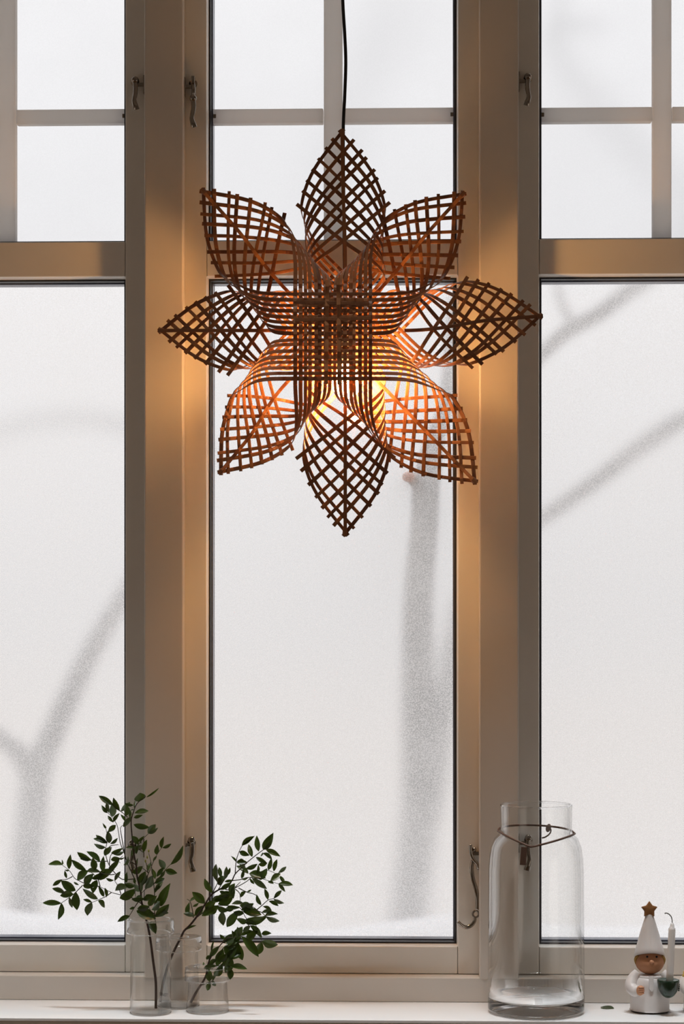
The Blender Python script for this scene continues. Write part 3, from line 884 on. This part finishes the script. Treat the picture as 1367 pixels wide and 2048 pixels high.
def sprig(base_px, base_y, label, stem, twigs, leaves, conv):
    b0 = at(stem[0][0], stem[0][1], stem[0][2])
    root = empty('leafy_sprig', b0)
    tag(root, label, 'plant', 'leafy sprigs in the vases')
    C = catmull(stem, 5)
    MB().tube([at(p[0], p[1], p[2]) for p in C], [lerp(p_[0], p_[1], i / (len(C) - 1)) for i, p_ in enumerate([(0.0027, 0.0007)] * len(C))], 8).build('stem', M_STEM, root, smooth=True)
    anchors = [(p[0], p[1], p[2]) for p in C]
    def depth(px, py):
        best = min(anchors, key=lambda a: (a[0] - px) ** 2 + (a[1] - py) ** 2)
        return best[2]
    for tw in twigs:
        pts = [conv(*q) for q in tw]
        y0 = depth(*pts[0]); drift = random.uniform(-0.022, 0.012)
        P = []
        for i, q in enumerate(pts):
            P.append((q[0], q[1], y0 + drift * i / max(1, len(pts) - 1)))
        Ct = catmull(P, 5)
        MB().tube([at(*p) for p in Ct], [lerp(0.0011, 0.0005, i / (len(Ct) - 1)) for i in range(len(Ct))], 6).build('twig', M_TWIG, root, smooth=True)
        anchors += Ct
    for lf in leaves:
        a = conv(lf[0], lf[1]); b = conv(lf[2], lf[3])
        wf = lf[4] if len(lf) > 4 else 0
        y0 = depth(*a)
        pa = at(a[0], a[1], y0); pb = at(b[0], b[1], y0 + random.uniform(-0.010, 0.008))
        lpx = math.hypot(a[0] - b[0], a[1] - b[1])
        w_px = {0: min(9.5, 0.34 * lpx), 1: min(14.0, 0.50 * lpx), 2: 18.0, -1: 3.5}[wf]
        add_leaf(root, pa - (pb - pa) * 0.03, pb + (pb - pa) * 0.14, w_px * 1.24 * pxs(pa))
    return root, depth

# three zoomed tracings of the photograph, kept in their own units
def z1(x, y): return (80 + x / 6.825, 1570 + y / 6.825)
def z2(x, y): return (180 + x / 6.825, 1570 + y / 6.825)
def z3(x, y): return (380 + x / 6.2136, 1660 + y / 6.2136)
def sh(l, dx):      # z1 coordinates to z2
    return l
def to2(rows): return [tuple(v - 682.5 if i in (0, 2) else v for i, v in enumerate(r)) for r in rows]
def tw2(rows): return [[(x - 682.5, y) for x, y in r] for r in rows]

YA = ct.y
stem1 = [(311.5, 2017, YA), (311.5, 1967, YA + .002), (306, 1922, YA + .004), (300, 1876, YA + .006), (294, 1846, YA + .004), (283, 1804, YA - .004), (281, 1782, YA - .008), (274, 1753, YA - .012), (272, 1730, YA - .014), (268, 1709, YA - .016), (264, 1673, YA - .018), (262, 1643, YA - .02), (266, 1626, YA - .022), (274, 1607, YA - .024), (291, 1593, YA - .026)]
tw1 = tw2([
    [(820, 1385), (700, 1372), (600, 1340), (520, 1300), (470, 1270), (400, 1170), (300, 1090)],
    [(580, 1370), (480, 1470), (380, 1550), (285, 1615)],
    [(975, 1465), (900, 1520), (790, 1570), (705, 1605)],
    [(440, 1250), (370, 1285), (300, 1290)],
    [(820, 1385), (790, 1290), (720, 1210), (640, 1165)],
    [(1300, 1280), (1150, 1290), (1080, 1260), (980, 1150), (920, 1040), (890, 900), (910, 800), (915, 680), (895, 590), (865, 540)],
    [(1020, 1220), (950, 1225), (860, 1210), (780, 1170), (740, 1100)],
    [(920, 1040), (780, 1045), (690, 1010)],
    [(945, 1100), (965, 960), (1050, 900)],
    [(940, 1130), (1060, 1030), (1130, 965)],
    [(940, 850), (980, 825), (1070, 815)],
    [(1105, 1490), (1070, 1390), (1020, 1310)],
])
tw1 = [[(730, 1640), (570, 1540), (420, 1500), (290, 1465), (140, 1390)]] + [
    [(625, 1320), (560, 1180), (510, 1070), (470, 940), (415, 800), (390, 660), (365, 540), (300, 440), (230, 370)],
    [(470, 940), (435, 730), (415, 590), (455, 545)],
    [(625, 1090), (540, 1030), (500, 980)],
    [(420, 360), (340, 310), (300, 260)],
    [(510, 440), (430, 365)],
] + tw1 + [
    [(690, 1430), (760, 1280), (800, 1200), (850, 1080), (900, 970), (980, 850)],
    [(880, 1820), (880, 1500), (860, 1280), (830, 1060), (800, 930)],
    [(800, 1200), (710, 1130)], [(870, 1350), (980, 1220), (1020, 1165), (1100, 1080)],
    [(600, 900), (700, 760), (800, 660)], [(660, 1590), (600, 1680), (530, 1790), (440, 1860)],
    [(860, 1360), (760, 1420), (700, 1480)], [(610, 1440), (620, 1530)], [(880, 1760), (830, 1720), (795, 1650)],
    [(790, 1200), (770, 1090), (755, 1040)], [(735, 1570), (740, 1430)], [(660, 870), (740, 930)], [(880, 1990), (900, 1900), (880, 1820)],
]
lf1 = to2([
    (300,1090,130,1065), (300,1090,305,1035), (395,1145,410,980), (625,1160,450,1040), (400,1165,345,1160), (365,1270,340,1180), (300,1290,185,1365), (480,1440,305,1325,1), (530,1365,465,1330),
    (450,1490,290,1500,1), (340,1480,185,1415), (285,1615,55,1605,0), (290,1615,258,1810), (400,1535,435,1660), (490,1465,500,1680,1), (510,1300,630,1180,1), (590,1370,715,1385,1), (615,1370,700,1230,1), (715,1280,860,1210),
    (775,1300,725,1455,1), (785,1555,605,1440), (705,1600,605,1565), (705,1605,660,1765,1), (795,1580,890,1655,1), (870,1520,810,1400), (905,1530,880,1420), (640,1180,800,1165), (750,1160,720,1010,1), (815,1045,660,920), (700,1025,535,925), (665,1035,560,1008),
    (870,1185,850,1000), (800,1290,965,1150,1), (940,1150,1070,1040), (1020,1310,1090,1200), (1005,1300,910,1280), (880,960,960,850,1), (890,850,750,825), (910,785,750,735), (920,790,770,700), (930,640,1020,560,1), (945,790,930,650,1), (960,800,1050,735),
    (975,930,1105,880), (1010,950,1130,920), (970,1020,1080,1000,1), (1085,1010,1140,1000), (920,380,840,290), (940,380,910,250), (1000,275,830,165), (990,430,995,270,1), (1085,350,1015,190,0), (1000,500,1070,400), (1000,510,930,430), (1120,380,1110,360),
    (1030,1440,1180,1370,1), (1160,1350,1280,1380,1), (1180,1330,1175,1215), (1080,1050,1095,1065), (900,590,865,540,-1)])
lf1 += [(420,360,530,250), (490,420,490,280,1), (590,275,490,255), (600,310,620,220), (555,350,600,335), (665,225,675,118,2), (770,165,930,58,-1), (745,165,745,140), (610,385,775,350,0), (600,445,710,410), (600,540,790,585), (790,655,885,545,1), (800,660,915,600),
    (455,570,560,440), (470,490,425,410), (540,440,545,340), (655,810,590,710,1), (660,770,725,710), (730,915,775,765,0), (600,850,505,850), (560,970,680,830), (630,940,640,850), (460,1090,540,990), (700,770,690,800), (575,1190,710,1130,1), (670,1370,745,1200,1), (695,1380,780,1250,0), (750,1410,840,1260,1),
    (700,1440,600,1370,1), (410,1545,605,1455,1), (570,1560,725,1555,0), (735,1575,875,1510,1), (800,1645,880,1540,1), (840,1700,945,1605,1), (650,1690,795,1655,1), (640,1720,865,1810,2), (890,1795,1055,1640,1), (975,1720,1058,1745,1), (965,1650,1045,1395,1), (890,1445,980,1325,0),
    (890,1345,1000,1280,1), (885,1280,850,1150), (910,1250,1000,1140), (955,1265,1020,1180), (1015,1150,950,1030,1), (1030,1165,1165,1200,1), (1100,1080,1255,860,0), (905,945,915,840,1), (975,860,990,730), (990,855,1095,810), (860,1040,905,980), (540,1790,390,1850), (600,1665,548,1690,1), (800,1870,895,2000,1),
    (880,1470,930,1380), (790,1180,820,1060), (640,1120,655,1010,-1), (630,1530,700,1520), (620,1350,600,1280), (830,1500,770,1500), (885,1610,930,1540,-1), (700,1460,690,1350)]
sp1, dp = sprig(None, YA, 'tall leafy green sprig spreading left out of the tallest vase', stem1, tw1, lf1, z2)
for q in ((800, 900), (755, 1040), (780, 985)):
    a = z2(*q); MB().ellipsoid(at(a[0], a[1], dp(*a)), (0.0016, 0.0016, 0.0032), 8, 6).build('bud', M_BUD, sp1, smooth=True)

YB_ = cm.y
stem2 = [(319, 2004, YB_ - .004), (327, 1962, YB_), (338, 1925, YB_ + .002), (350, 1897, YB_ + .002), (361, 1876, YB_), (368, 1862, YB_ - .006), (380, 1850, YB_ - .012), (395, 1831, YB_ - .02), (409, 1810, YB_ - .026), (422, 1790, YB_ - .03), (440, 1778, YB_ - .034), (452, 1772, YB_ - .036), (463, 1762, YB_ - .04), (470, 1748, YB_ - .044), (482, 1736, YB_ - .046), (496, 1723, YB_ - .05), (516, 1707, YB_ - .054), (530, 1697, YB_ - .056)]
tw_2 = [
    [(560, 540), (570, 400), (600, 290), (650, 190), (720, 120)],
    [(520, 630), (630, 615), (720, 590), (870, 600), (970, 630), (1100, 670)],
    [(330, 830), (430, 790), (560, 720), (700, 640), (780, 570), (870, 520), (960, 500), (1050, 535), (1110, 570)],
    [(600, 720), (700, 770), (800, 800), (850, 850), (880, 930)],
    [(90, 1080), (200, 1000), (330, 940), (560, 950), (630, 980), (700, 1100), (800, 1150), (850, 1290), (890, 1375)],
    [(830, 990), (900, 930), (970, 870), (1040, 850), (1080, 810)],
    [(790, 1000), (880, 1020), (940, 1070), (1000, 1095)],
    [(560, 735), (615, 790), (622, 890)],
    [(280, 780), (330, 680), (345, 620), (285, 530)], [(350, 740), (400, 660), (440, 600)], [(560, 710), (600, 670), (625, 645)],
    [(40, 1090), (30, 1000), (0, 890), (-40, 860)], [(700, 420), (640, 360), (575, 400)],
    [(630, 960), (760, 950), (840, 1000)], [(700, 1100), (720, 1180), (755, 1195)], [(440, 740), (520, 760), (540, 850)],
]
lf2 = [(650,190,785,80,-1), (645,190,770,90), (615,270,715,310,1), (570,390,525,335,-1), (580,400,685,395,1), (770,330,725,190,0), (850,260,825,95,0), (910,240,1010,80,1), (920,235,990,150,0), (945,245,1095,310), (905,290,1015,350), (900,280,880,330), (820,340,935,400), (850,430,950,415,1), (690,480,820,435), (720,540,595,445,0), (685,475,640,370,1), (740,540,910,580,1), (640,600,665,500),
    (890,605,940,490,1), (970,495,1010,370), (1040,510,1080,380), (1095,535,1185,465), (1000,630,1110,550,1), (1110,570,1175,655), (1100,670,1255,690), (1100,670,1170,755), (970,640,1030,670,1), (770,600,930,715), (740,600,790,665), (640,605,710,600), (830,530,850,450), (850,600,890,610,1), (275,780,185,630,0), (335,640,315,445), (385,600,362,475), (430,610,455,470,0), (465,560,492,475), (370,690,400,580,1), (350,680,420,570,1),
    (430,640,515,625), (380,740,500,660), (370,760,470,800,1), (500,800,540,680,1), (540,850,548,710), (310,870,470,790,1), (350,920,510,840,1), (390,780,525,825,1), (270,880,400,850,1), (180,910,50,790,1), (150,1065,335,960,1), (190,985,300,890,1), (340,960,450,1005,1), (430,980,540,960,1), (400,1010,405,1165,1), (600,1010,465,1185,1), (540,1020,655,1035,1), (460,960,590,965), (520,920,650,905,0), (620,940,770,960,1), (640,990,770,930,1), (660,1015,855,1055,1),
    (700,1110,920,1120,1), (710,1125,585,1125,1), (690,1155,800,1150,0), (745,1190,665,1250,1), (750,1190,890,1315,0), (765,1250,650,1310), (835,1260,705,1375,1), (890,1290,985,1280,1), (900,1380,1070,1440,1), (890,1390,825,1540,1), (870,1110,935,1070,1), (965,865,925,745), (1040,850,1125,760), (1040,860,1150,905), (980,885,1085,935), (880,930,830,820), (890,1025,1000,1000), (905,950,1000,985), (935,1065,1070,1025,0), (945,1080,1090,1130),
    (690,770,625,825,1), (705,770,755,745), (35,950,100,905), (70,1065,-65,1040), (0,890,70,840), (60,1065,145,955,1), (-20,1060,-30,920), (-45,1240,60,1190,-1), (330,1000,250,1030,1)]
sprig(None, YB_, 'arching leafy green sprig leaning right out of the middle sized vase', stem2, tw_2, lf2, z3)

YC_ = cs.y
stem3 = [(381, 2005, YC_), (393, 1983, YC_), (404, 1966, YC_), (412, 1950, YC_ - .001), (417, 1925, YC_ - .006), (425, 1908, YC_ - .012), (434, 1898, YC_ - .016), (446, 1884, YC_ - .02), (458, 1874, YC_ - .024)]
tw_3 = [[(300, 1650), (400, 1480), (500, 1420), (640, 1400), (700, 1385)], [(215, 1720), (330, 1690), (420, 1690), (505, 1700)], [(155, 1925), (220, 1895), (285, 1870), (310, 1820)],
        [(420, 1690), (470, 1600), (500, 1500), (550, 1440)], [(230, 1640), (240, 1580), (280, 1430)], [(500, 1700), (500, 1730)], [(470, 1345), (560, 1330), (640, 1325)]]
lf3 = [(430,1350,375,1310,1), (400,1400,550,1315,1), (540,1340,530,1265,1), (560,1370,635,1220,1), (600,1330,590,1220,1), (470,1420,610,1330,1), (590,1400,640,1595,1), (640,1325,830,1540,1), (470,1480,550,1445,1), (500,1610,620,1530,1), (450,1540,370,1640,1), (330,1690,400,1505,1), (240,1580,345,1460), (200,1605,250,1560,1), (265,1530,288,1390,-1),
    (240,1670,325,1620,1), (410,1680,500,1570,1), (440,1770,505,1590,1), (505,1700,690,1710,0), (495,1855,495,1720,1), (300,1815,395,1700,1), (280,1870,320,1790), (240,1880,230,1740,1), (170,1720,310,1690,0), (160,1680,168,1645,1), (250,1890,215,1985,1), (280,1870,310,1945,1), (430,1440,480,1560,1), (470,1590,560,1480,1), (350,1560,400,1500,1), (420,1400,480,1370,1), (440,1440,600,1400,1), (520,1540,500,1440,1)]
sprig(None, YC_, 'small drooping leafy green sprig in the shortest vase', stem3, tw_3, lf3, z3)

# a leaf fallen on the sill
pl = sill_point(1200, 2015); pr = sill_point(1227, 2018)
fl = bpy.data.objects.new('fallen_leaf', leaf_mesh(21, 0.0, 0.95)); COL.objects.link(fl)
ax = (pr - pl); ln = ax.length; ax.normalize(); sd = Vector((0, 0, 1)).cross(ax)
Mf = Matrix((ax * ln, sd * ln * 0.85, Vector((0, 0, ln * 0.5)))).transposed().to_4x4(); Mf.translation = pl + Vector((0, 0, 0.0012))
fl.matrix_world = Mf
tag(fl, 'single fallen green leaf lying flat on the sill beside the figurine', 'leaf')

# ------------------------------------------------------------------ ceramic figurines
M_CER = paint('white_glazed_ceramic', (0.74, 0.70, 0.68), 0.38, 0.03, 40, 0.05, 0.5)
M_SKIN = paint('terracotta_face', (0.60, 0.29, 0.155), 0.5, 0.06, 50, 0.05)
M_STAR = paint('brown_star_glaze', (0.33, 0.15, 0.05), 0.5, 0.1, 60, 0.1)
M_HAIR = paint('ochre_hair', (0.45, 0.26, 0.07), 0.5, 0.1, 60, 0.1)
M_YEL = paint('yellow_hair', (0.62, 0.42, 0.10), 0.5, 0.1, 60, 0.1)
M_GREEN = paint('green_glaze', (0.010, 0.036, 0.018), 0.22, 0.15, 30, 0.05, 0.6)
M_EYE = paint('black_eye', (0.01, 0.01, 0.01), 0.3, 0.05, bump=0)
M_FELT = paint('dark_base_pad', (0.04, 0.03, 0.025), 0.9, 0.05)
M_WAX = paint('white_candle_wax', (0.90, 0.885, 0.87), 0.45, 0.02, 20, 0.02)
M_WICK = paint('grey_wick', (0.22, 0.22, 0.20), 0.8, 0.2, 60)

def figurine(px, label, hair_mat, braids, with_bowl=True):
    c = sill_point(px, 2022); s = pxs(c)
    root = empty('figurine', (c.x, c.y, SILL_Z))
    tag(root, label, 'figurine', 'ceramic figurines on the sill')
    def zp(y): return (2022 - y) * s * 1.0
    def R(p): return p * s
    # zoom units 7.64 px, origin 1200,1780 -> centre x 752
    k = s / 7.64
    def U(x, y, d=0.0): return Vector((c.x + (x - 752) * k, c.y - d, SILL_Z + (1855 - y) * k + 0.185 * d))
    g = GAP
    MB().lathe([(0, g), (R(37), g), (R(38), 0.0035), (0, 0.0036)], (c.x, c.y, SILL_Z), 40).build('base_pad', M_FELT, root, smooth=False)
    prof = [(0, 0.0036), (R(37.5), 0.0036), (R(39), 0.006), (R(39.2), zp(1995)), (R(37.5), zp(1979)), (R(36), zp(1967)), (R(32.5), zp(1958)), (R(28.5), zp(1953)), (R(24.5), zp(1950)), (R(20), zp(1948)), (0, zp(1947))]
    MB().lathe(catmull(prof, 4), (c.x, c.y, SILL_Z), 48).build('robe', M_CER, root, smooth=True)
    MB().lathe(catmull([(R(18), zp(1953)), (R(26.5), zp(1953.5)), (R(28), zp(1951.5)), (R(25.5), zp(1948.5)), (R(18), zp(1947.5))], 3), (c.x, c.y, SILL_Z), 40).build('collar', M_CER, root, smooth=True)
    for sgn, pts in ((-1, [(565, 1270, 60), (480, 1370, 90), (450, 1480, 150), (500, 1545, 215), (560, 1550, 262)]), (1, [(930, 1270, 60), (1020, 1370, 90), (1050, 1450, 150), (1010, 1520, 215), (960, 1540, 250)])):
        C = catmull(pts, 5)
        sl = MB().tube([U(p[0], p[1], p[2] * k) for p in C], [lerp(70, 92, min(1, i / 8)) * k if i < len(C) - 4 else 84 * k for i in range(len(C))], 16)
        sl.build('sleeve', M_CER, root, smooth=True)
    hand = MB().ellipsoid(U(574, 1545, 318 * k), (62 * k, 42 * k, 78 * k), rot=Matrix.Rotation(0.12, 3, 'Y')).build('hand', M_SKIN, root, smooth=True)
    for q in range(4):
        MB().ellipsoid(U(588, 1500 + q * 30, 352 * k), (44 * k, 16 * k, 14 * k)).build('finger', M_SKIN, hand, smooth=True)
    pk = MB(); a, b = U(712, 1560, 305 * k), U(778, 1330, 250 * k)
    pts = [(712, 1325, 252), (778, 1325, 252), (780, 1530, 302), (745, 1565, 308), (710, 1530, 302)]
    F = [U(*(p[0], p[1], p[2] * k)) for p in pts]; Bk = [U(p[0], p[1], (p[2] - 60) * k) for p in pts]
    pk.add(F + Bk, [(0,1,2,3,4), (9,8,7,6,5)] + [(i, (i+1) % 5, 5 + (i+1) % 5, 5 + i) for i in range(5)])
    pk.build('placket', M_CER, root, bevel=0.0006)
    # head with hat
    hd = MB().ellipsoid(U(750, 1110, 10 * k), (218 * k, 205 * k, 178 * k), 32, 20).build('head', M_SKIN, root, smooth=True)
    def face(x, y):      # point on the head front
        dx, dz = (x - 750) * k / (218 * k), -(y - 1110) / 178.0
        return U(x, y, 10 * k + 205 * k * math.sqrt(max(0, 1 - dx * dx - dz * dz)))
    for ex in (692, 838): MB().ellipsoid(face(ex, 1030), (17 * k, 9 * k, 17 * k), 12, 8).build('eye', M_EYE, hd, smooth=True)
    MB().ellipsoid(face(757, 1112), (36 * k, 40 * k, 32 * k), 14, 10).build('nose', M_SKIN, hd, smooth=True)
    mo = [face(750 + q * 12, 1168 - abs(q) * abs(q) * 1.6) + Vector((0, -0.0002, 0)) for q in range(-3, 4)]
    MB().tube(mo, 5 * k, 6).build('mouth', M_STAR, hd, smooth=True)
    for sx in (-1, 1):
        hp = catmull([(750 + sx * 180, 1010, 40), (750 + sx * 213, 1060, 35), (750 + sx * 208, 1110, 30), (750 + sx * 190, 1150, 20)], 4)
        MB().tube([U(p[0], p[1], p[2] * k) for p in hp], [lerp(30, 20, i / len(hp)) * k for i in range(len(hp))], 10).build('hair', hair_mat, hd, smooth=True)
    if braids:
        for sx in (-1, 1):
            bp = catmull([(750 + sx * 215, 1150, 60), (750 + sx * 270, 1250, 90), (750 + sx * 300, 1330, 120), (750 + sx * 290, 1420, 140)], 5)
            MB().tube([U(p[0], p[1], p[2] * k) for p in bp], [(34 + 8 * math.sin(i * 2.2)) * k for i in range(len(bp))], 10).build('braid', hair_mat, hd, smooth=True)
    hp = [(0, 1006), (200, 1012), (226, 1030), (233, 1015), (228, 970), (205, 880), (172, 760), (138, 640), (104, 530), (78, 450), (66, 400), (60, 375), (40, 362), (0, 360)]
    hz = SILL_Z
    ht = MB().lathe(catmull([(r * k, (1855 - y) * k) for r, y in hp], 4), (c.x + (747 - 752) * k, c.y - 4 * k, SILL_Z), 40)
    for v in ht.v:      # the brim rises over the forehead
        q = 1 - sstep(0.0, 1.0, (v.z - (SILL_Z + 825 * k)) / (420 * k))
        v.z += (c.y - v.y) * 0.40 * q
    hat = ht.build('hat', M_CER, root, smooth=True)
    st = MB(); cx, cy, r1, r2 = 742, 306, 132, 78
    P = []
    for q in range(10):
        a = PI / 2 + q * PI / 5
        r = r1 if q % 2 == 0 else r2
        P.append((cx + r * math.cos(a), cy - r * math.sin(a)))
    F = [U(p[0], p[1], 62 * k) for p in P]; Bk = [U(p[0], p[1], -10 * k) for p in P]
    n = len(P)
    cF, cB = U(cx, cy, 78 * k), U(cx, cy, -20 * k)
    st.add(F + Bk + [cF, cB], [(i, (i+1) % n, 2*n) for i in range(n)] + [(n + (i+1) % n, n + i, 2*n + 1) for i in range(n)] + [(i, n + i, n + (i+1) % n, (i+1) % n) for i in range(n)])
    so = st.build('star', M_STAR, root)
    bv = so.modifiers.new('round', 'BEVEL'); bv.width = 0.0016; bv.segments = 3; bv.limit_method = 'NONE'
    for p in so.data.polygons: p.use_smooth = True
    if with_bowl:
        bc_ = U(990, 1392, 355 * k)
        pr = [(0, -262), (40, -258), (90, -225), (135, -160), (160, -80), (168, -20), (167, 8), (160, 14), (148, 6), (110, -8), (62, -12), (60, -60), (0, -60)]
        bw = MB().lathe(catmull([(r * k, z * k) for r, z in pr], 3), bc_, 40).build('bowl', M_GREEN, root, smooth=True)
        hz = MB()
        for q in range(4): MB().ellipsoid(bc_ + Vector((165 * k - q * 2.5 * k, 0.0, (-60 - q * 30) * k)), (12 * k, 26 * k, 15 * k), 10, 8).build('finger', M_GREEN, bw, smooth=True)
        return root, c, k, U, bc_
    return root, c, k, U, None

fg, cf, kf, UF, bowl = figurine(1298.5, 'white ceramic figurine in a pointed star hat holding a green bowl', M_HAIR, False)
cz = bowl.z - 58 * kf
cn = empty('candle', (bowl.x, bowl.y, cz))
tag(cn, 'slim white candle with a bent wick standing in the green bowl', 'candle')
top = UF(1047, 600, 355 * kf); bot = Vector((bowl.x + 20 * kf, bowl.y, cz))
def cl(t): return lerp(bot, top, t)
dirc = (top - bot).normalized()
MB().tube([cl(0), cl(.2), cl(.5), cl(.97), cl(1.0), top + dirc * 12 * kf, top + dirc * 45 * kf, top + dirc * 72 * kf, top + dirc * 80 * kf], [53*kf, 54*kf, 54*kf, 53*kf, 50*kf, 37*kf, 32*kf, 22*kf, 8*kf], 24).build('wax', M_WAX, cn, smooth=True)
wp = catmull([(1050, 525), (1046, 470), (1032, 425), (1000, 390), (965, 374), (935, 378)], 5)
MB().tube([UF(p[0], p[1], 355 * kf) for p in wp], [lerp(7, 10, i / len(wp)) * kf for i in range(len(wp))], 8).build('wick', M_WICK, cn, smooth=True)
figurine(1405.5, 'white ceramic figurine with yellow hair cut off by the right edge', M_YEL, True, False)
